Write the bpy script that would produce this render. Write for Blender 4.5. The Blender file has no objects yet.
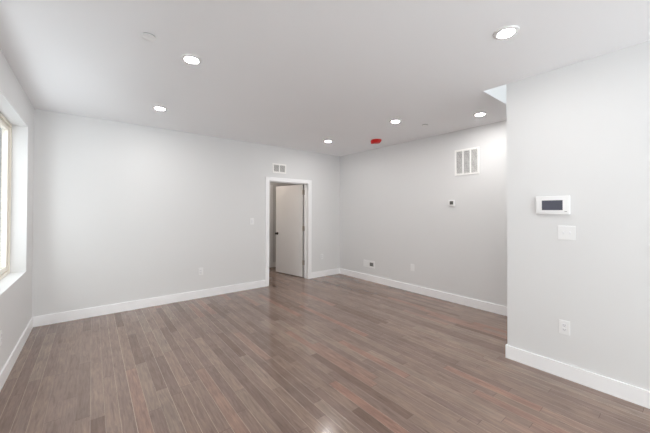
import bpy, bmesh, math
from mathutils import Vector, Matrix

scene = bpy.context.scene
col = scene.collection

# ---------------------------------------------------------------- camera
CAM_H = 1.4597
cam_data = bpy.data.cameras.new('camera')
cam = bpy.data.objects.new('camera', cam_data)
col.objects.link(cam)
cam_data.sensor_fit = 'HORIZONTAL'
cam_data.sensor_width = 36.0
cam_data.lens = 36.0 * 292.514 / 650.0
cam_data.shift_y = -8.585 / 650.0
cam_data.clip_start = 0.05
fwd = Vector((0.62236829, 0.78265718, 0.01026857))
rgt = Vector((0.78268317, -0.62241672, 0.00211592))
upv = Vector((-0.00804737, -0.00672016, 0.99994504))
m = Matrix.Identity(4)
for i in range(3):
    m[i][0], m[i][1], m[i][2] = rgt[i], upv[i], -fwd[i]
m[2][3] = CAM_H
cam.matrix_world = m
scene.camera = cam

# ---------------------------------------------------------------- world, daylight, exposure
SKY = 6.2
LAMP = 320.0
world = bpy.data.worlds.new('overcast_sky')
scene.world = world
world.use_nodes = True
wn = world.node_tree
wn.nodes.clear()
w_out = wn.nodes.new('ShaderNodeOutputWorld')
w_bg = wn.nodes.new('ShaderNodeBackground')
w_tc = wn.nodes.new('ShaderNodeTexCoord')
w_sep = wn.nodes.new('ShaderNodeSeparateXYZ')
w_ramp = wn.nodes.new('ShaderNodeValToRGB')
w_map = wn.nodes.new('ShaderNodeMapRange')
wn.links.new(w_tc.outputs['Generated'], w_sep.inputs[0])
wn.links.new(w_sep.outputs['Z'], w_map.inputs['Value'])
w_map.inputs['From Min'].default_value = -1.0
w_map.inputs['From Max'].default_value = 1.0
wn.links.new(w_map.outputs[0], w_ramp.inputs[0])
el = w_ramp.color_ramp.elements
el[0].position, el[0].color = 0.0, (1.0, 1.03, 1.08, 1)
el[1].position, el[1].color = 1.0, (0.96, 0.98, 1.0, 1)
e = w_ramp.color_ramp.elements.new(0.47); e.color = (1.0, 1.03, 1.08, 1)
e = w_ramp.color_ramp.elements.new(0.53); e.color = (0.97, 0.98, 1.0, 1)
wn.links.new(w_ramp.outputs[0], w_bg.inputs['Color'])
w_bg.inputs['Strength'].default_value = SKY
wn.links.new(w_bg.outputs[0], w_out.inputs[0])

vs = scene.view_settings
scene.display_settings.display_device = 'sRGB'
vs.view_transform = 'Standard'
vs.look = 'None'
vs.exposure = 0.04
vs.gamma = 1.0
vs.use_curve_mapping = False
cy = scene.cycles
cy.use_denoising = True
cy.max_bounces = 14
cy.diffuse_bounces = 9
cy.glossy_bounces = 4
cy.transparent_max_bounces = 12
cy.sample_clamp_indirect = 6.0
cy.caustics_reflective = False
cy.caustics_refractive = False

# room numbers (metres)
H = 2.74
YB = 5.146           # door wall
XR = 4.540           # right wall
XL = -0.581          # window wall
XS = 3.252           # stair wall (near right)
YS = 1.160           # end of the stair wall
YH = 1.383           # far edge of the stair opening in the ceiling
YN = -2.4            # wall behind the camera
WT = 0.155           # inner wall thickness
LT = 0.20            # outer wall thickness
DX0, DX1, DZ = 2.697, 3.626, 2.045   # doorway
HY = 6.78            # hall back wall

W1 = (2.30, 4.70, 0.768, 2.41)       # left windows: y0, y1, z0, z1
W2 = (-2.1, -0.7, 0.768, 2.41)  # unseen left window, added for more daylight
W3 = (-0.4, 3.0, 0.10, 2.45)         # unseen window added behind the camera for fill light: x0, x1


# ---------------------------------------------------------------- helpers
def srgb(r, g, b):
    f = lambda c: (c / 255 / 12.92) if c / 255 <= 0.04045 else ((c / 255 + 0.055) / 1.055) ** 2.4
    return (f(r), f(g), f(b), 1.0)


def new_mat(name, color, rough=0.5, metal=0.0, spec=0.5):
    mt = bpy.data.materials.new(name)
    mt.use_nodes = True
    b = mt.node_tree.nodes['Principled BSDF']
    b.inputs['Base Color'].default_value = color
    b.inputs['Roughness'].default_value = rough
    b.inputs['Metallic'].default_value = metal
    b.inputs['Specular IOR Level'].default_value = spec
    return mt


def paint(name, color, rough=0.6, bump=0.02, scale=180.0, spec=0.3):
    """painted surface with a fine roller texture"""
    mt = new_mat(name, color, rough, 0, spec)
    nt = mt.node_tree
    b = nt.nodes['Principled BSDF']
    tc = nt.nodes.new('ShaderNodeTexCoord')
    nz = nt.nodes.new('ShaderNodeTexNoise')
    nz.inputs['Scale'].default_value = scale
    nz.inputs['Detail'].default_value = 3
    bp = nt.nodes.new('ShaderNodeBump')
    bp.inputs['Strength'].default_value = bump
    bp.inputs['Distance'].default_value = 0.002
    nt.links.new(tc.outputs['Object'], nz.inputs['Vector'])
    nt.links.new(nz.outputs['Fac'], bp.inputs['Height'])
    nt.links.new(bp.outputs[0], b.inputs['Normal'])
    # very faint colour variation of the paint itself
    nz2 = nt.nodes.new('ShaderNodeTexNoise')
    nz2.inputs['Scale'].default_value = 0.9
    nz2.inputs['Detail'].default_value = 2
    mx = nt.nodes.new('ShaderNodeMix')
    mx.data_type = 'RGBA'
    mx.inputs['A'].default_value = color
    mx.inputs['B'].default_value = tuple(c * 0.97 for c in color[:3]) + (1,)
    nt.links.new(tc.outputs['Object'], nz2.inputs['Vector'])
    nt.links.new(nz2.outputs['Fac'], mx.inputs['Factor'])
    nt.links.new(mx.outputs['Result'], b.inputs['Base Color'])
    return mt


def emitter(name, color, strength):
    mt = new_mat(name, (0.9, 0.9, 0.88, 1), 0.4)
    b = mt.node_tree.nodes['Principled BSDF']
    b.inputs['Emission Color'].default_value = color
    b.inputs['Emission Strength'].default_value = strength
    return mt


def glass_mat():
    mt = bpy.data.materials.new('window_glass')
    mt.use_nodes = True
    nt = mt.node_tree
    nt.nodes.clear()
    o = nt.nodes.new('ShaderNodeOutputMaterial')
    tr = nt.nodes.new('ShaderNodeBsdfTransparent')
    tr.inputs[0].default_value = (0.93, 0.95, 0.945, 1)
    gl = nt.nodes.new('ShaderNodeBsdfGlossy')
    gl.inputs['Roughness'].default_value = 0.02
    lw = nt.nodes.new('ShaderNodeLayerWeight')
    lw.inputs['Blend'].default_value = 0.5
    pw = nt.nodes.new('ShaderNodeMath'); pw.operation = 'POWER'; pw.inputs[1].default_value = 5.0
    fr = nt.nodes.new('ShaderNodeMath'); fr.operation = 'MULTIPLY_ADD'
    fr.inputs[1].default_value = 0.92; fr.inputs[2].default_value = 0.04
    nt.links.new(lw.outputs['Facing'], pw.inputs[0])
    nt.links.new(pw.outputs[0], fr.inputs[0])
    mx = nt.nodes.new('ShaderNodeMixShader')
    nt.links.new(fr.outputs[0], mx.inputs[0])
    nt.links.new(tr.outputs[0], mx.inputs[1])
    nt.links.new(gl.outputs[0], mx.inputs[2])
    nt.links.new(mx.outputs[0], o.inputs[0])
    return mt


def floor_mat():
    mt = new_mat('grey_brown_hardwood', (0.2, 0.16, 0.14, 1), 0.3, 0, 0.5)
    nt = mt.node_tree
    N, L = nt.nodes, nt.links
    b = N['Principled BSDF']
    tc = N.new('ShaderNodeTexCoord')
    sep = N.new('ShaderNodeSeparateXYZ')
    L.new(tc.outputs['Object'], sep.inputs[0])

    def math_(op, a, bb=None, c=None):
        n = N.new('ShaderNodeMath'); n.operation = op
        for i, v in enumerate((a, bb, c)):
            if v is None: continue
            if isinstance(v, (int, float)): n.inputs[i].default_value = v
            else: L.new(v, n.inputs[i])
        return n.outputs[0]

    PW = 0.0826
    xs = math_('DIVIDE', sep.outputs['X'], PW)
    row = math_('FLOOR', xs)
    fx = math_('FRACT', xs)
    wn1 = N.new('ShaderNodeTexWhiteNoise'); wn1.noise_dimensions = '1D'
    L.new(row, wn1.inputs['W'])
    wn1b = N.new('ShaderNodeTexWhiteNoise'); wn1b.noise_dimensions = '1D'
    L.new(math_('ADD', row, 57.3), wn1b.inputs['W'])
    plen = math_('MULTIPLY_ADD', wn1b.outputs['Value'], 0.8, 0.65)
    ys = math_('DIVIDE', math_('MULTIPLY_ADD', wn1.outputs['Value'], 7.0, sep.outputs['Y']), plen)
    # uneven board lengths
    pid = math_('FLOOR', ys)
    fy = math_('FRACT', ys)
    cmb = N.new('ShaderNodeCombineXYZ')
    L.new(row, cmb.inputs[0]); L.new(pid, cmb.inputs[1])
    wn2 = N.new('ShaderNodeTexWhiteNoise'); wn2.noise_dimensions = '2D'
    L.new(cmb.outputs[0], wn2.inputs['Vector'])
    ramp = N.new('ShaderNodeValToRGB')
    cr = ramp.color_ramp
    cols = [(0.0, srgb(115, 95, 85)), (0.12, srgb(124, 105, 95)), (0.35, srgb(131, 111, 101)),
            (0.55, srgb(136, 116, 105)), (0.72, srgb(137, 116, 104)), (0.86, srgb(142, 124, 113)), (1.0, srgb(146, 114, 101))]
    cr.elements[0].position, cr.elements[0].color = cols[0]
    cr.elements[1].position, cr.elements[1].color = cols[-1]
    for pz, cc in cols[1:-1]:
        ee = cr.elements.new(pz); ee.color = cc
    L.new(wn2.outputs['Value'], ramp.inputs[0])
    # grain: noise stretched along the board, shifted per board
    gv = N.new('ShaderNodeCombineXYZ')
    L.new(math_('MULTIPLY_ADD', wn2.outputs['Value'], 40.0, math_('MULTIPLY', sep.outputs['X'], 60.0)), gv.inputs[0])
    L.new(math_('MULTIPLY_ADD', wn2.outputs['Value'], 23.0, math_('MULTIPLY', sep.outputs['Y'], 5.0)), gv.inputs[1])
    gn = N.new('ShaderNodeTexNoise'); gn.inputs['Scale'].default_value = 1.0
    gn.inputs['Detail'].default_value = 6; gn.inputs['Roughness'].default_value = 0.65
    gn.inputs['Distortion'].default_value = 0.8
    L.new(gv.outputs[0], gn.inputs['Vector'])
    gm = N.new('ShaderNodeMapRange')
    gm.inputs['From Min'].default_value = 0.3; gm.inputs['From Max'].default_value = 0.7
    gm.inputs['To Min'].default_value = 0.72; gm.inputs['To Max'].default_value = 1.20
    L.new(gn.outputs['Fac'], gm.inputs['Value'])
    # blotchy stain along the boards
    bn = N.new('ShaderNodeTexNoise'); bn.inputs['Scale'].default_value = 3.2
    bn.inputs['Detail'].default_value = 4
    L.new(tc.outputs['Object'], bn.inputs['Vector'])
    bm_ = N.new('ShaderNodeMapRange')
    bm_.inputs['From Min'].default_value = 0.3; bm_.inputs['From Max'].default_value = 0.7
    bm_.inputs['To Min'].default_value = 0.90; bm_.inputs['To Max'].default_value = 1.09
    L.new(bn.outputs['Fac'], bm_.inputs['Value'])
    # short dark mineral streaks
    kv = N.new('ShaderNodeCombineXYZ')
    L.new(math_('MULTIPLY_ADD', wn2.outputs['Value'], 17.0, math_('MULTIPLY', sep.outputs['X'], 26.0)), kv.inputs[0])
    L.new(math_('MULTIPLY_ADD', wn2.outputs['Value'], 31.0, math_('MULTIPLY', sep.outputs['Y'], 4.5)), kv.inputs[1])
    kn = N.new('ShaderNodeTexNoise'); kn.inputs['Scale'].default_value = 1.0; kn.inputs['Detail'].default_value = 3
    L.new(kv.outputs[0], kn.inputs['Vector'])
    km = N.new('ShaderNodeMapRange')
    km.inputs['From Min'].default_value = 0.60; km.inputs['From Max'].default_value = 0.74
    km.inputs['To Min'].default_value = 1.0; km.inputs['To Max'].default_value = 0.74
    L.new(kn.outputs['Fac'], km.inputs['Value'])
    tone = math_('MULTIPLY', math_('MULTIPLY', gm.outputs[0], bm_.outputs[0]), km.outputs[0])
    mul = N.new('ShaderNodeMix'); mul.data_type = 'RGBA'; mul.blend_type = 'MULTIPLY'
    mul.inputs['Factor'].default_value = 1.0
    L.new(ramp.outputs[0], mul.inputs['A'])
    cb = N.new('ShaderNodeCombineColor')
    for k in range(3): L.new(tone, cb.inputs[k])
    L.new(cb.outputs[0], mul.inputs['B'])
    # seams between boards (bevel glint painted pale on the long sides, dark butt joints)
    dx = math_('MULTIPLY', math_('MINIMUM', fx, math_('SUBTRACT', 1.0, fx)), PW)
    dy = math_('MULTIPLY', math_('MINIMUM', fy, math_('SUBTRACT', 1.0, fy)), plen)
    sx = math_('LESS_THAN', dx, 0.0013)
    sy = math_('LESS_THAN', dy, 0.0014)
    m1 = N.new('ShaderNodeMix'); m1.data_type = 'RGBA'
    m1.inputs['B'].default_value = srgb(196, 180, 168)
    L.new(math_('MULTIPLY', sx, math_('MULTIPLY', wn1.outputs['Value'], 0.9)), m1.inputs['Factor'])
    L.new(mul.outputs['Result'], m1.inputs['A'])
    m2 = N.new('ShaderNodeMix'); m2.data_type = 'RGBA'
    m2.inputs['B'].default_value = srgb(78, 64, 57)
    L.new(math_('MULTIPLY', sy, 0.7), m2.inputs['Factor'])
    L.new(m1.outputs['Result'], m2.inputs['A'])
    L.new(m2.outputs['Result'], b.inputs['Base Color'])
    # bevelled edges and a slight unevenness from board to board
    edge = math_('MINIMUM', math_('MINIMUM', dx, dy), 0.0025)
    hgt = math_('ADD', math_('MULTIPLY', edge, 400.0), math_('MULTIPLY', gn.outputs['Fac'], 0.25))
    bp = N.new('ShaderNodeBump'); bp.inputs['Strength'].default_value = 0.12
    bp.inputs['Distance'].default_value = 0.0015
    L.new(hgt, bp.inputs['Height'])
    L.new(bp.outputs[0], b.inputs['Normal'])
    rg = N.new('ShaderNodeMapRange')
    rg.inputs['To Min'].default_value = 0.10; rg.inputs['To Max'].default_value = 0.22
    L.new(gn.outputs['Fac'], rg.inputs['Value'])
    L.new(rg.outputs[0], b.inputs['Roughness'])
    return mt


def obj(name, bm, mat, parent=None):
    me = bpy.data.meshes.new(name)
    bmesh.ops.recalc_face_normals(bm, faces=bm.faces)
    bm.to_mesh(me); bm.free()
    me.materials.append(mat)
    o = bpy.data.objects.new(name, me)
    col.objects.link(o)
    if parent is not None:
        o.parent = parent
    return o


def smooth(o, ang=35):
    for p in o.data.polygons:
        p.use_smooth = True
    me = o.data
    bm = bmesh.new(); bm.from_mesh(me)
    for ed in bm.edges:
        if len(ed.link_faces) == 2 and ed.calc_face_angle() > math.radians(ang):
            ed.smooth = False
    bm.to_mesh(me); bm.free()
    return o


def box(bm, lo, hi, bevel=0.0, seg=2):
    r = bmesh.ops.create_cube(bm, size=1.0)
    vs_ = r['verts']
    for v in vs_:
        v.co = Vector([lo[k] + (v.co[k] + 0.5) * (hi[k] - lo[k]) for k in range(3)])
    if bevel > 0:
        eds = list({e for v in vs_ for e in v.link_edges})
        bmesh.ops.bevel(bm, geom=eds, offset=bevel, segments=seg, profile=0.5, affect='EDGES')


def lathe(bm, prof, seg=48, axis='z'):
    """revolve (radius, height) pairs; ends on the axis close to a point"""
    rings = []
    for r, z in prof:
        if r < 1e-6:
            rings.append([bm.verts.new((0, 0, z))])
        else:
            rings.append([bm.verts.new((r * math.cos(2 * math.pi * k / seg), r * math.sin(2 * math.pi * k / seg), z)) for k in range(seg)])
    for a, b_ in zip(rings[:-1], rings[1:]):
        for k in range(seg):
            k2 = (k + 1) % seg
            if len(a) == 1 and len(b_) > 1: bm.faces.new((a[0], b_[k], b_[k2]))
            elif len(b_) == 1 and len(a) > 1: bm.faces.new((a[k], b_[0], a[k2]))
            elif len(a) > 1: bm.faces.new((a[k], b_[k], b_[k2], a[k2]))
    if axis == '-y':   # revolve axis points along local -Y
        for v in bm.verts:
            pass


def struct(name, bm, mat, parent=None):
    o = obj(name, bm, mat, parent)
    if parent is None:
        o['kind'] = 'structure'
    return o


def sempty(name, loc):
    o = bpy.data.objects.new(name, None); col.objects.link(o)
    o.location = loc; o['kind'] = 'structure'
    o.empty_display_size = 0.1
    return o


def thing(name, label, cat, loc, rotz=0.0, group=None):
    o = bpy.data.objects.new(name, None); col.objects.link(o)
    o.location = loc; o.rotation_euler = (0, 0, rotz)
    o.empty_display_size = 0.05
    o['label'] = label; o['category'] = cat
    if group: o['group'] = group
    return o


def copy_thing(src, loc, label, rotz=None, group=None):
    r = src.copy(); col.objects.link(r); r.location = loc
    if rotz is not None: r.rotation_euler = (0, 0, rotz)
    r['label'] = label
    if group: r['group'] = group
    for ch in list(src.children):
        c = ch.copy(); col.objects.link(c); c.parent = r
        for g in list(ch.children):
            d = g.copy(); col.objects.link(d); d.parent = c
    return r


# ---------------------------------------------------------------- materials
M_WALL = paint('pale_grey_wall_paint', srgb(224, 224, 224), 0.62)
M_CEIL = paint('flat_ceiling_paint', srgb(247, 248, 250), 0.8, 0.015)
M_TRIM = paint('white_trim_paint', srgb(248, 248, 249), 0.38, 0.006, 60.0, 0.45)
M_DOOR = paint('white_door_paint', srgb(232, 230, 229), 0.4, 0.006, 60.0, 0.45)
M_FLOOR = floor_mat()
M_FRAME = paint('cream_window_vinyl', srgb(240, 234, 223), 0.4, 0.004, 40.0, 0.4)
M_GASKET = new_mat('dark_gasket', srgb(92, 82, 70), 0.6)
M_GLASS = glass_mat()
M_PLASTIC = paint('white_plastic', srgb(238, 238, 238), 0.35, 0.003, 90.0, 0.45)
M_PLASTIC2 = paint('white_device_plastic', srgb(232, 232, 234), 0.3, 0.003, 90.0, 0.45)
M_SLOT = new_mat('grey_slot', srgb(128, 126, 124), 0.7)
M_METAL = new_mat('brushed_nickel', srgb(168, 160, 150), 0.5, 0.15)
M_DARKMETAL = new_mat('dark_bronze', srgb(52, 44, 40), 0.35, 0.8)
M_GRILLE = paint('white_grille_enamel', srgb(246, 245, 243), 0.4, 0.003, 90.0, 0.4)
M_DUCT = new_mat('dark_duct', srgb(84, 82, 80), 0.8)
M_GAP_SHADE = new_mat('painted_gap_shade', srgb(66, 60, 55), 0.7)  # shade of the door's hinge gap, put into a colour
M_CUP = new_mat('grey_cup', srgb(150, 148, 146), 0.7)
M_OPEN = new_mat('grey_cavity', srgb(112, 112, 110), 0.7)
M_RED = new_mat('red_plastic', srgb(205, 40, 38), 0.35)
M_SCREEN = new_mat('dark_screen', srgb(84, 86, 98), 0.22, 0, 0.5)
M_LCD = new_mat('grey_display', srgb(84, 82, 78), 0.3)
M_LENS = emitter('lit_lens', (1.0, 0.975, 0.95, 1), LAMP)
M_LENS_WARM = emitter('lit_warm_lens', (1.0, 0.87, 0.74, 1), LAMP * 0.95)
M_LIGHT_BLOCK = paint('light_block_grey', srgb(150, 152, 153), 0.9, 0.2, 60.0, 0.1)

M_ADDED_WING = paint('added_wing_dark_grey', srgb(80, 84, 87), 0.9, 0.2, 60.0, 0.1)
# ---------------------------------------------------------------- structure
bm = bmesh.new(); box(bm, (XL - 0.25, YN - 0.25, -0.12), (XR + 0.25, HY + 0.2, 0.0)); struct('floor', bm, M_FLOOR)

# ceiling slab with the stair opening
CT = 3.02
SY0 = -1.8
bm = bmesh.new()
box(bm, (XL - 0.25, YN - 0.25, H), (XS, HY + 0.2, CT))
box(bm, (XS, YH, H), (XR + 0.25, HY + 0.2, CT))
box(bm, (XS, YN - 0.25, H), (XR + 0.25, SY0, CT))
box(bm, (XR, SY0, H), (XR + 0.25, YH, CT))
struct('ceiling', bm, M_CEIL)


def wall_with_holes(name, axis, c0, c1, a0, a1, z0, z1, holes, mat=M_WALL):
    """wall slab between c0..c1 across, a0..a1 along, with rectangular holes (a0,a1,z0,z1)"""
    bm = bmesh.new()

    def put(s0, s1, q0, q1):
        if s1 - s0 < 1e-5 or q1 - q0 < 1e-5: return
        if axis == 'y': box(bm, (c0, s0, q0), (c1, s1, q1))
        else: box(bm, (s0, c0, q0), (s1, c1, q1))
    cur = a0
    for (h0, h1, hz0, hz1) in sorted(holes):
        put(cur, h0, z0, z1)
        put(h0, h1, z0, hz0)
        put(h0, h1, hz1, z1)
        cur = h1
    put(cur, a1, z0, z1)
    return struct(name, bm, mat)


wall_with_holes('wall_left', 'y', XL - LT, XL, YN - 0.2, YB + WT, 0, H, [W1, W2])
wall_with_holes('wall_back', 'x', YB, YB + WT, XL, XR, 0, H, [(DX0 - 0.018, DX1 + 0.018, 0, DZ + 0.018)])
wall_with_holes('wall_right', 'y', XR, XR + 0.15, YN, HY + 0.12, 0, H, [])
wall_with_holes('wall_stair', 'y', XS, XS + 0.12, YN, YS, 0, H, [])
wall_with_holes('wall_rear', 'x', YN - LT, YN, XL, XR, 0, H, [W3])
wall_with_holes('wall_hall_back', 'x', HY, HY + 0.12, 1.9, XR, 0, H, [(2.74, 3.555, 0, 2.04)])
wall_with_holes('wall_hall_left', 'y', 1.78, 1.90, YB + WT, HY, 0, H, [])

bm = bmesh.new(); box(bm, (2.60, HY + 0.12, 0), (3.70, HY + 0.19, H)); struct('wall_leak_block', bm, M_WALL)  # added to block the light leak under the closet door

# storey above the stairs, with an unseen roof light added to brighten the opening
UZ = 4.35
bm = bmesh.new()
box(bm, (XS - 0.12, SY0, CT), (XS, YH, UZ))
box(bm, (XR, SY0, CT), (XR + 0.12, YH, UZ))
box(bm, (XS - 0.12, YH, CT), (XR + 0.12, YH + 0.12, UZ))
box(bm, (XS - 0.12, SY0 - 0.12, CT), (XR + 0.12, SY0, UZ))
struct('wall_stairwell', bm, M_WALL)
t = sempty('added_roof_light', (3.9, -0.4, UZ))
bm = bmesh.new()
box(bm, (-0.77, -1.52, 0), (0.77, -1.3, 0.08)); box(bm, (-0.77, 1.3, 0), (0.77, 1.88, 0.08))
box(bm, (-0.77, -1.3, 0), (-0.42, 1.3, 0.08)); box(bm, (0.42, -1.3, 0), (0.77, 1.3, 0.08))
obj('window_frame', bm, M_TRIM, t)  # frame of the added roof light
bm = bmesh.new(); box(bm, (-0.42, -1.3, 0.04), (0.42, 1.3, 0.045)); obj('pane', bm, M_GLASS, t)


# baseboards: small flat profile with an eased top edge
def board(name, lo, hi):
    bm = bmesh.new(); box(bm, lo, hi, 0.0015, 2); return struct(name, bm, M_TRIM)


BH, BT = 0.127, 0.014
board('baseboard_left', (XL, YN, 0), (XL + BT, YB, BH))
board('baseboard_back', (XL + BT, YB - BT, 0), (DX0 - 0.079, YB, BH))
board('baseboard_corner', (DX1 + 0.085, YB - BT, 0), (XR - BT, YB, BH))
board('baseboard_right', (XR - BT, YN, 0), (XR, YB, BH))
bm = bmesh.new()
box(bm, (XS - BT, YN, 0), (XS, YS + BT, BH), 0.0015)
box(bm, (XS, YS, 0), (XS + 0.12, YS + BT, BH), 0.0015)
struct('baseboard_stair', bm, M_TRIM)
board('baseboard_rear', (XL + BT, YN, 0), (XS - BT, YN + BT, BH))
board('baseboard_hall', (3.656, HY - BT, 0), (XR - BT, HY, BH))

# doorway casing and jamb
bm = bmesh.new()
CW = 0.079
box(bm, (DX0 - CW, YB - 0.018, 0), (DX0 + 0.0, YB, DZ + 0.075), 0.003)
box(bm, (DX1, YB - 0.018, 0), (DX1 + 0.085, YB, DZ + 0.075), 0.003)
box(bm, (DX0, YB - 0.018, DZ), (DX1, YB, DZ + 0.075), 0.003)
struct('trim_1', bm, M_TRIM)
bm = bmesh.new()
JY = YB + WT
box(bm, (DX0 - 0.018, YB - 0.002, 0), (DX0, JY, DZ + 0.018))
box(bm, (DX1, YB - 0.002, 0), (DX1 + 0.018, JY, DZ + 0.018))
box(bm, (DX0, YB - 0.002, DZ), (DX1, JY, DZ + 0.018))
# stops
box(bm, (DX0, JY - 0.075, 0), (DX0 + 0.012, JY - 0.040, DZ))
box(bm, (DX1 - 0.012, JY - 0.075, 0), (DX1, JY - 0.040, DZ))
box(bm, (DX0, JY - 0.075, DZ - 0.012), (DX1, JY - 0.040, DZ))
struct('trim_2', bm, M_TRIM)
bm = bmesh.new()
box(bm, (3.555, HY - 0.018, 0), (3.656, HY, 2.13), 0.003)
box(bm, (2.64, HY - 0.018, 0), (2.74, HY, 2.13), 0.003)
box(bm, (2.74, HY - 0.018, 2.04), (3.555, HY, 2.13), 0.003)
struct('trim_3', bm, M_TRIM)

# the open door: hinge pin at the hall side of the right jamb
PIN = (DX1 + 0.013, JY + 0.009)
LEAF_W, LEAF_T = 0.905, 0.035
door = sempty('door_1', (PIN[0], PIN[1], 0))
OPEN = math.radians(79.0)
# local x runs from the pin along the leaf; at 0 rotation the closed leaf points to -X
door.rotation_euler = (0, 0, math.pi - OPEN)
bm = bmesh.new()
box(bm, (0.004, 0.004, 0.016), (LEAF_W, LEAF_T + 0.004, DZ - 0.006), 0.0015)
obj('door_leaf', bm, M_DOOR, door)
bm = bmesh.new(); box(bm, (0.0025, 0.019, 0.017), (0.0045, LEAF_T + 0.003, DZ - 0.007))  # dark strip painted in where the hinge gap lies in shade
es = obj('gap_shade_strip', bm, M_GAP_SHADE, door); es['label'] = 'dark strip painted in for the shaded hinge gap'
KX, KZ = LEAF_W - 0.06, 0.925
for side in (1, -1):
    bm = bmesh.new()
    lathe(bm, [(0, 0), (0.032, 0), (0.032, 0.004), (0.028, 0.008), (0.012, 0.012), (0.011, 0.028), (0.020, 0.034), (0.0265, 0.043),
               (0.027, 0.052), (0.022, 0.060), (0.010, 0.064), (0, 0.0645)], 28)
    k = smooth(obj('door_knob', bm, M_DARKMETAL, door))
    y = LEAF_T + 0.004 if side == 1 else 0.004
    k.matrix_local = Matrix.Translation((KX, y, KZ)) @ Matrix.Rotation(-math.pi / 2 * side, 4, 'X')
for hz in (1.862, 1.074, 0.330):
    bm = bmesh.new()
    bmesh.ops.create_cone(bm, cap_ends=True, segments=16, radius1=0.008, radius2=0.008, depth=0.095)
    bmesh.ops.translate(bm, verts=bm.verts, vec=(0, 0, 0))
    box(bm, (0.0, 0.002, -0.044), (0.0045, 0.036, 0.044))      # leaf on the door edge
    box(bm, (-0.004, 0.008, -0.052), (0.014, 0.0445, 0.052), 0.001)
    h = obj('hinge', bm, M_METAL, door)
    h.location = (-0.001, 0.0, hz)
    bm = bmesh.new()
    bmesh.ops.create_uvsphere(bm, u_segments=12, v_segments=8, radius=0.009)
    bmesh.ops.translate(bm, verts=bm.verts, vec=(0, 0, 0.049))
    obj('hinge_pin', bm, M_METAL, h)
    bm = bmesh.new(); box(bm, (DX1 - 0.003, JY - 0.024, hz - 0.050), (DX1 + 0.001, JY + 0.001, hz + 0.050))
    hp = obj('hinge_plate', bm, M_METAL, door)                 # leaf let into the jamb
    hp.matrix_parent_inverse = door.matrix_basis.inverted()
# strike plate on the latch jamb
bm = bmesh.new(); box(bm, (DX0 - 0.0005, JY - 0.034, 0.895), (DX0 + 0.0015, JY - 0.004, 0.955))
s = struct('trim_4', bm, M_METAL)

# closed closet door across the hall
d2 = sempty('door_2', (3.553, HY + 0.004, 0))
bm = bmesh.new(); box(bm, (-0.811, 0.0, 0.012), (-0.004, 0.035, 2.036), 0.0015); obj('door_leaf', bm, M_DOOR, d2)
for hz in (1.81, 1.09, 0.30):
    bm = bmesh.new()
    bmesh.ops.create_cone(bm, cap_ends=True, segments=14, radius1=0.008, radius2=0.008, depth=0.09)
    h = obj('hinge', bm, M_METAL, d2); h.location = (0.0, -0.012, hz)


# ---------------------------------------------------------------- windows
def window(name, axis, a0, a1, z0, z1, depth_at, sign, n):
    """n sashes side by side; depth_at = room-side face of the frame, sign = outward direction"""
    if axis == 'y': root = sempty(name, (depth_at, a0, z0)); 
    else: root = sempty(name, (a0, depth_at, z0))

    def B(bm, s0, s1, d0, d1, q0, q1, bev=0.002):
        dd = sorted((d0 * sign, d1 * sign))
        if axis == 'y': box(bm, (dd[0], s0, q0), (dd[1], s1, q1), bev)
        else: box(bm, (s0, dd[0], q0), (s1, dd[1], q1), bev)
    W, Z = a1 - a0, z1 - z0
    f = 0.030
    bm = bmesh.new()
    B(bm, 0, W, 0, 0.07, 0, f); B(bm, 0, W, 0, 0.07, Z - f, Z)
    B(bm, 0, f, 0, 0.07, f, Z - f); B(bm, W - f, W, 0, 0.07, f, Z - f)
    sw = W / n
    for i in range(1, n):
        B(bm, i * sw - f, i * sw + f, 0, 0.07, f, Z - f)
    obj('window_frame', bm, M_FRAME, root)
    g = 0.006
    bm = bmesh.new()
    for i in range(n):
        x0 = i * sw + f; x1 = (i + 1) * sw - f
        B(bm, x0, x0 + g, 0.024, 0.06, f, Z - f, 0); B(bm, x1 - g, x1, 0.024, 0.06, f, Z - f, 0)
        B(bm, x0, x1, 0.024, 0.06, f, f + g, 0); B(bm, x0, x1, 0.024, 0.06, Z - f - g, Z - f, 0)
    obj('gasket', bm, M_GASKET, root)
    for i in range(n):
        x0 = i * sw + f + g; x1 = (i + 1) * sw - f - g
        s_ = 0.045
        bm = bmesh.new()
        B(bm, x0, x1, 0.016, 0.058, f + g, f + g + s_); B(bm, x0, x1, 0.016, 0.058, Z - f - g - s_, Z - f - g)
        B(bm, x0, x0 + s_, 0.016, 0.058, f + g + s_, Z - f - g - s_); B(bm, x1 - s_, x1, 0.016, 0.058, f + g + s_, Z - f - g - s_)
        sash = obj('sash', bm, M_FRAME, root)
        bm = bmesh.new()
        B(bm, x0 + s_ - 0.004, x1 - s_ + 0.004, 0.036, 0.040, f + g + s_ - 0.004, Z - f - g - s_ + 0.004, 0)
        obj('pane', bm, M_GLASS, sash)
    return root


window('window_1', 'y', W1[0], W1[1], W1[2], W1[3], XL - 0.125, -1, 2)
window('added_window_2', 'y', W2[0], W2[1], W2[2], W2[3], XL - 0.125, -1, 2)
window('added_window_3', 'x', W3[0], W3[1], W3[2], W3[3], YN - 0.125, -1, 3)


# daylight portals in the window openings (they only guide sampling of the sky)
def portal(name, loc, rot, sx, sy):
    ld = bpy.data.lights.new(name, 'AREA'); ld.shape = 'RECTANGLE'; ld.size = sx; ld.size_y = sy
    ld.cycles.is_portal = True
    o = bpy.data.objects.new(name, ld); col.objects.link(o); o.location = loc; o.rotation_euler = rot


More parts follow.
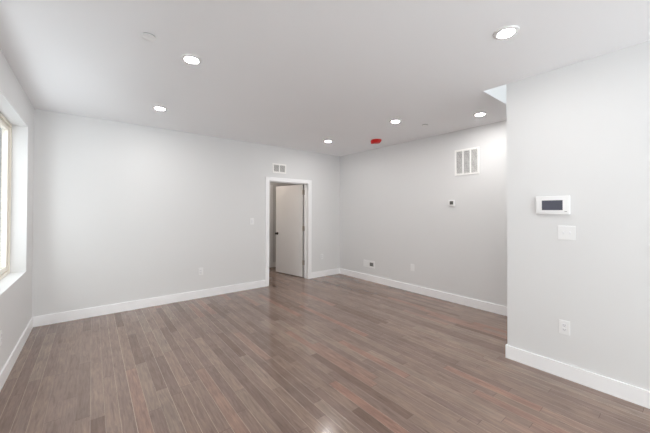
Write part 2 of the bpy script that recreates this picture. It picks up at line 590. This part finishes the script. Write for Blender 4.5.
for w in (W1, W2):
    portal('daylight_portal', (XL - LT + 0.002, (w[0] + w[1]) / 2, (w[2] + w[3]) / 2), (0, -math.pi / 2, 0), w[3] - w[2], w[1] - w[0])
portal('daylight_portal', ((W3[0] + W3[1]) / 2, YN - LT + 0.002, (W3[2] + W3[3]) / 2), (math.pi / 2, 0, 0), W3[1] - W3[0], W3[3] - W3[2])
portal('daylight_portal', (3.9, -0.4, UZ + 0.09), (0, 0, 0), 0.84, 2.6)

# wing wall added outside so the window pane stays grey
bm = bmesh.new(); box(bm, (-6.0, 8.2, -3.2), (-0.95, 8.6, 6.0)); struct('wall_added_wing', bm, M_ADDED_WING)
bm = bmesh.new(); box(bm, (-3.9, -0.6, -3.2), (-3.5, 8.2, 4.8)); struct('wall_light_block', bm, M_LIGHT_BLOCK)  # unseen wall added to cut daylight through the left window

# ---------------------------------------------------------------- ceiling fittings
light0 = thing('recessed_light', 'round lit ceiling light nearest the stair wall, highest at right', 'ceiling light', (2.306, 0.823, H), 0, 'round downlights in the ceiling')
bm = bmesh.new()
lathe(bm, [(0.0505, -0.009), (0.055, -0.0115), (0.070, -0.011), (0.080, -0.0065), (0.083, 0.0)], 56)
smooth(obj('trim_ring', bm, M_PLASTIC, light0))
bm = bmesh.new()
lathe(bm, [(0.0, -0.0145), (0.028, -0.0142), (0.046, -0.0125), (0.0515, -0.0100), (0.0515, -0.002), (0.0, -0.002)], 56)
smooth(obj('lens', bm, M_LENS, light0))
for loc, lab in [((0.645, 2.628, H), 'round lit ceiling light beside the blank round cap near the window wall'),
                 ((0.650, 4.133, H), 'round lit ceiling light close to the back wall near the window corner'),
                 ((3.366, 4.148, H), 'small round lit ceiling light above and right of the doorway'),
                 ((3.363, 2.624, H), 'round lit ceiling light between the red detector and the stair wall light'),
                 ((3.984, 1.737, H), 'round lit ceiling light above the large return air grille')]:
    copy_thing(light0, loc, lab)
hl = copy_thing(light0, (2.75, 6.05, H), 'round warm ceiling light in the hall beyond the doorway')
for c in hl.children:
    if c.name.startswith('lens'):
        c.data = c.data.copy(); c.data.materials[0] = M_LENS_WARM

cap = thing('sprinkler_cover', 'blank white round cap on the ceiling left of the nearest downlight', 'sprinkler cover', (0.315, 2.475, H), 0, 'concealed sprinkler caps')
bm = bmesh.new(); lathe(bm, [(0, -0.0135), (0.043, -0.013), (0.0475, -0.0115), (0.0475, -0.008), (0, -0.008)], 48)
smooth(obj('cover_plate', bm, M_PLASTIC, cap))
bm = bmesh.new(); lathe(bm, [(0.042, -0.009), (0.042, 0.0)], 40); obj('cup', bm, M_CUP, cap)
copy_thing(cap, (3.86, 2.47, H), 'faint white round cap on the ceiling above the right wall thermostat')

red = thing('smoke_detector', 'red plastic covered detector on the ceiling near the right wall', 'smoke detector', (3.99, 3.535, H), math.radians(-38))
bm = bmesh.new(); lathe(bm, [(0, -0.014), (0.062, -0.014), (0.068, -0.010), (0.068, 0)], 40); smooth(obj('base', bm, M_PLASTIC, red))
bm = bmesh.new()
lathe(bm, [(0, -0.060), (0.055, -0.060), (0.066, -0.055), (0.080, -0.034), (0.090, -0.014), (0.094, -0.010), (0.094, -0.005), (0.0, -0.005)], 40)
smooth(obj('dust_cover', bm, M_RED, red))
bm = bmesh.new()
box(bm, (-0.100, -0.026, -0.070), (-0.045, 0.026, -0.010), 0.006)
obj('pull_tab', bm, M_RED, red)


# ---------------------------------------------------------------- wall fittings
# local frame: x = to the right seen from the room, -y = out of the wall, z = up
R_BACK, R_RIGHT, R_LEFT = 0.0, -math.pi / 2, math.pi / 2


def grille(name, label, loc, rz, w, h, cols_, fw, slat):
    t = thing(name, label, 'air vent', loc, rz)
    bm = bmesh.new()
    d = 0.010
    x0, x1, z0, z1 = -w / 2, w / 2, -h / 2, h / 2
    box(bm, (x0, -d, z0), (x1, 0, z0 + fw), 0.002); box(bm, (x0, -d, z1 - fw), (x1, 0, z1), 0.002)
    box(bm, (x0, -d, z0 + fw), (x0 + fw, 0, z1 - fw), 0.002); box(bm, (x1 - fw, -d, z0 + fw), (x1, 0, z1 - fw), 0.002)
    iw = (w - 2 * fw)
    bar = fw * 0.75
    cw = (iw - (cols_ - 1) * bar) / cols_
    for i in range(1, cols_):
        xa = x0 + fw + i * cw + (i - 1) * bar
        box(bm, (xa, -d, z0 + fw), (xa + bar, 0, z1 - fw), 0.0015)
    obj('frame', bm, M_GRILLE, t)
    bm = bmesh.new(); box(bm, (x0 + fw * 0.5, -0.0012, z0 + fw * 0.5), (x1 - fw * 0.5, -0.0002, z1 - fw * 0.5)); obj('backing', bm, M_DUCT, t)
    n = int((h - 2 * fw) / slat)
    for i in range(cols_):
        xa = x0 + fw + i * (cw + bar)
        bm = bmesh.new()
        for k in range(n):
            zc = z0 + fw + (k + 0.5) * (h - 2 * fw) / n
            # tilted blade: outer edge lower
            th = 0.0016
            q = [(-0.0090, -slat * 0.27), (-0.0090, -slat * 0.27 + th), (-0.0025, slat * 0.18 + th), (-0.0025, slat * 0.18)]
            va = [bm.verts.new((xa, y, zc + z)) for y, z in q]
            vb = [bm.verts.new((xa + cw, y, zc + z)) for y, z in q]
            bm.faces.new(va); bm.faces.new(vb[::-1])
            for j in range(4):
                bm.faces.new((va[j], vb[j], vb[(j + 1) % 4], va[(j + 1) % 4]))
        obj('louvers', bm, M_GRILLE, t)
    return t


grille('return_air_grille', 'large white return air grille of three louver columns high on right wall', (XR, 2.177, 2.228), R_RIGHT, 0.38, 0.405, 3, 0.028, 0.0165)
grille('supply_register', 'small white two column vent above the doorway', (2.922, YB, 2.306), R_BACK, 0.31, 0.19, 2, 0.029, 0.0165)


def plate_bm(w, h, d=0.006):
    bm = bmesh.new(); box(bm, (-w / 2, -d, -h / 2), (w / 2, 0, h / 2), 0.0022, 2); return bm


def outlet(label, loc, rz, group='wall outlets'):
    t = thing('wall_outlet', label, 'outlet', loc, rz, group)
    obj('cover_plate', plate_bm(0.076, 0.122), M_PLASTIC, t)
    for s_ in (1, -1):
        bm = bmesh.new(); box(bm, (-0.017, -0.0085, s_ * 0.0195 - 0.0145), (0.017, -0.004, s_ * 0.0195 + 0.0145), 0.003)
        r = obj('receptacle', bm, M_PLASTIC2, t)
        bm = bmesh.new()
        for xx, hh in ((-0.0064, 0.0045), (0.0064, 0.0038)):
            box(bm, (xx - 0.0012, -0.0089, s_ * 0.0195 + 0.003 - hh), (xx + 0.0012, -0.0080, s_ * 0.0195 + 0.003 + hh))
        box(bm, (-0.0022, -0.0089, s_ * 0.0195 - 0.0105), (0.0022, -0.0080, s_ * 0.0195 - 0.0065))
        obj('slots', bm, M_SLOT, r)
    bm = bmesh.new(); lathe(bm, [(0, 0.0012), (0.002, 0.001), (0.0026, 0), (0, 0)], 12)
    k = obj('screw', bm, M_PLASTIC2, t); k.matrix_local = Matrix.Translation((0, -0.006, 0)) @ Matrix.Rotation(math.pi / 2, 4, 'X')
    return t


o0 = outlet('white outlet low on the back wall left of the doorway', (1.430, YB, 0.440), R_BACK)
copy_thing(o0, (4.003, YB, 0.445), 'white outlet low on back wall between doorway and corner')
copy_thing(o0, (XS, 0.708, 0.442), 'white outlet low on the near stair wall under the light switch', R_RIGHT)
copy_thing(o0, (XL, 3.522, 0.418), 'white outlet low on the left wall under the window', R_LEFT)

bp_ = thing('blank_plate', 'blank white cover plate low on right wall below the thermostat', 'wall plate', (XR, 3.163, 0.440), R_RIGHT)
obj('cover_plate', plate_bm(0.076, 0.122), M_PLASTIC, bp_)
for s_ in (1, -1):
    bm = bmesh.new(); lathe(bm, [(0, 0.0012), (0.002, 0.001), (0.0026, 0), (0, 0)], 12)
    k = obj('screw', bm, M_PLASTIC2, bp_); k.matrix_local = Matrix.Translation((0, -0.006, s_ * 0.042)) @ Matrix.Rotation(math.pi / 2, 4, 'X')

# cable box: wide plate with a dark opening at its right half
cb = thing('cable_box', 'wide white wall plate with a dark square opening near back corner', 'wall plate', (XR, 4.222, 0.352), R_RIGHT)
bm = bmesh.new()
w, h, d = 0.315, 0.145, 0.007
ox0, ox1, oz0, oz1 = 0.018, 0.122, -0.038, 0.036
box(bm, (-w / 2, -d, -h / 2), (ox0, 0, h / 2), 0.002); box(bm, (ox1, -d, -h / 2), (w / 2, 0, h / 2), 0.002)
box(bm, (ox0 - 0.003, -d, oz1), (ox1 + 0.003, 0, h / 2), 0.0015); box(bm, (ox0 - 0.003, -d, -h / 2), (ox1 + 0.003, 0, oz0), 0.0015)
obj('cover_plate', bm, M_PLASTIC, cb)
bm = bmesh.new(); box(bm, (ox0 - 0.001, -0.0015, oz0 - 0.001), (ox1 + 0.001, -0.0003, oz1 + 0.001)); obj('opening', bm, M_OPEN, cb)
bm = bmesh.new()
box(bm, (ox0 + 0.006, -0.0045, -0.030), (ox0 + 0.052, -0.001, -0.012), 0.001)
obj('connector', bm, M_LCD, cb)


def switch(name, label, loc, rz, gangs, rocker):
    t = thing(name, label, 'light switch', loc, rz)
    w = 0.076 + 0.046 * (gangs - 1)
    obj('cover_plate', plate_bm(w, 0.122), M_PLASTIC, t)
    for i in range(gangs):
        xc = (i - (gangs - 1) / 2) * 0.046
        if rocker:
            bm = bmesh.new(); box(bm, (xc - 0.0165, -0.010, -0.033), (xc + 0.0165, -0.004, 0.033), 0.0025)
            obj('rocker', bm, M_PLASTIC2, t)
        else:
            bm = bmesh.new(); box(bm, (xc - 0.0055, -0.0075, -0.0125), (xc + 0.0055, -0.004, 0.0125), 0.001)
            c = obj('slot', bm, M_PLASTIC2, t)
            bm = bmesh.new()
            box(bm, (xc - 0.0042, -0.017, -0.0005), (xc + 0.0042, -0.005, 0.0085), 0.0018)
            obj('toggle', bm, M_PLASTIC2, c)
    return t


switch('light_switch', 'single white rocker switch on the back wall left of the doorway', (2.342, YB, 1.262), R_BACK, 1, True)
switch('light_switch', 'double white toggle switch on the stair wall under the alarm panel', (XS, 0.688, 1.272), R_RIGHT, 2, False)

th = thing('thermostat', 'small square white thermostat with dark display under the large grille', 'thermostat', (XR, 2.415, 1.588), R_RIGHT)
bm = bmesh.new(); box(bm, (-0.050, -0.022, -0.052), (0.050, 0, 0.052), 0.006, 3); smooth(obj('case', bm, M_PLASTIC, th))
bm = bmesh.new(); box(bm, (-0.031, -0.0235, -0.022), (0.029, -0.020, 0.034), 0.002); obj('display', bm, M_LCD, th)

pn = thing('alarm_panel', 'wide white wall control panel with dark grey touch screen on stair wall', 'control panel', (XS, 0.786, 1.515), R_RIGHT)
bm = bmesh.new(); box(bm, (-0.121, -0.008, -0.076), (0.121, 0, 0.076), 0.003); obj('back_plate', bm, M_PLASTIC2, pn)
bm = bmesh.new(); box(bm, (-0.125, -0.026, -0.082), (0.125, -0.007, 0.082), 0.006, 3); smooth(obj('case', bm, M_PLASTIC, pn))
bm = bmesh.new(); box(bm, (-0.076, -0.0272, -0.044), (0.076, -0.0245, 0.044), 0.0012); obj('touch_screen', bm, M_SCREEN, pn)
bm = bmesh.new(); box(bm, (0.088, -0.0268, -0.058), (0.106, -0.025, -0.054), 0.0008); obj('speaker_slot', bm, M_LCD, pn)
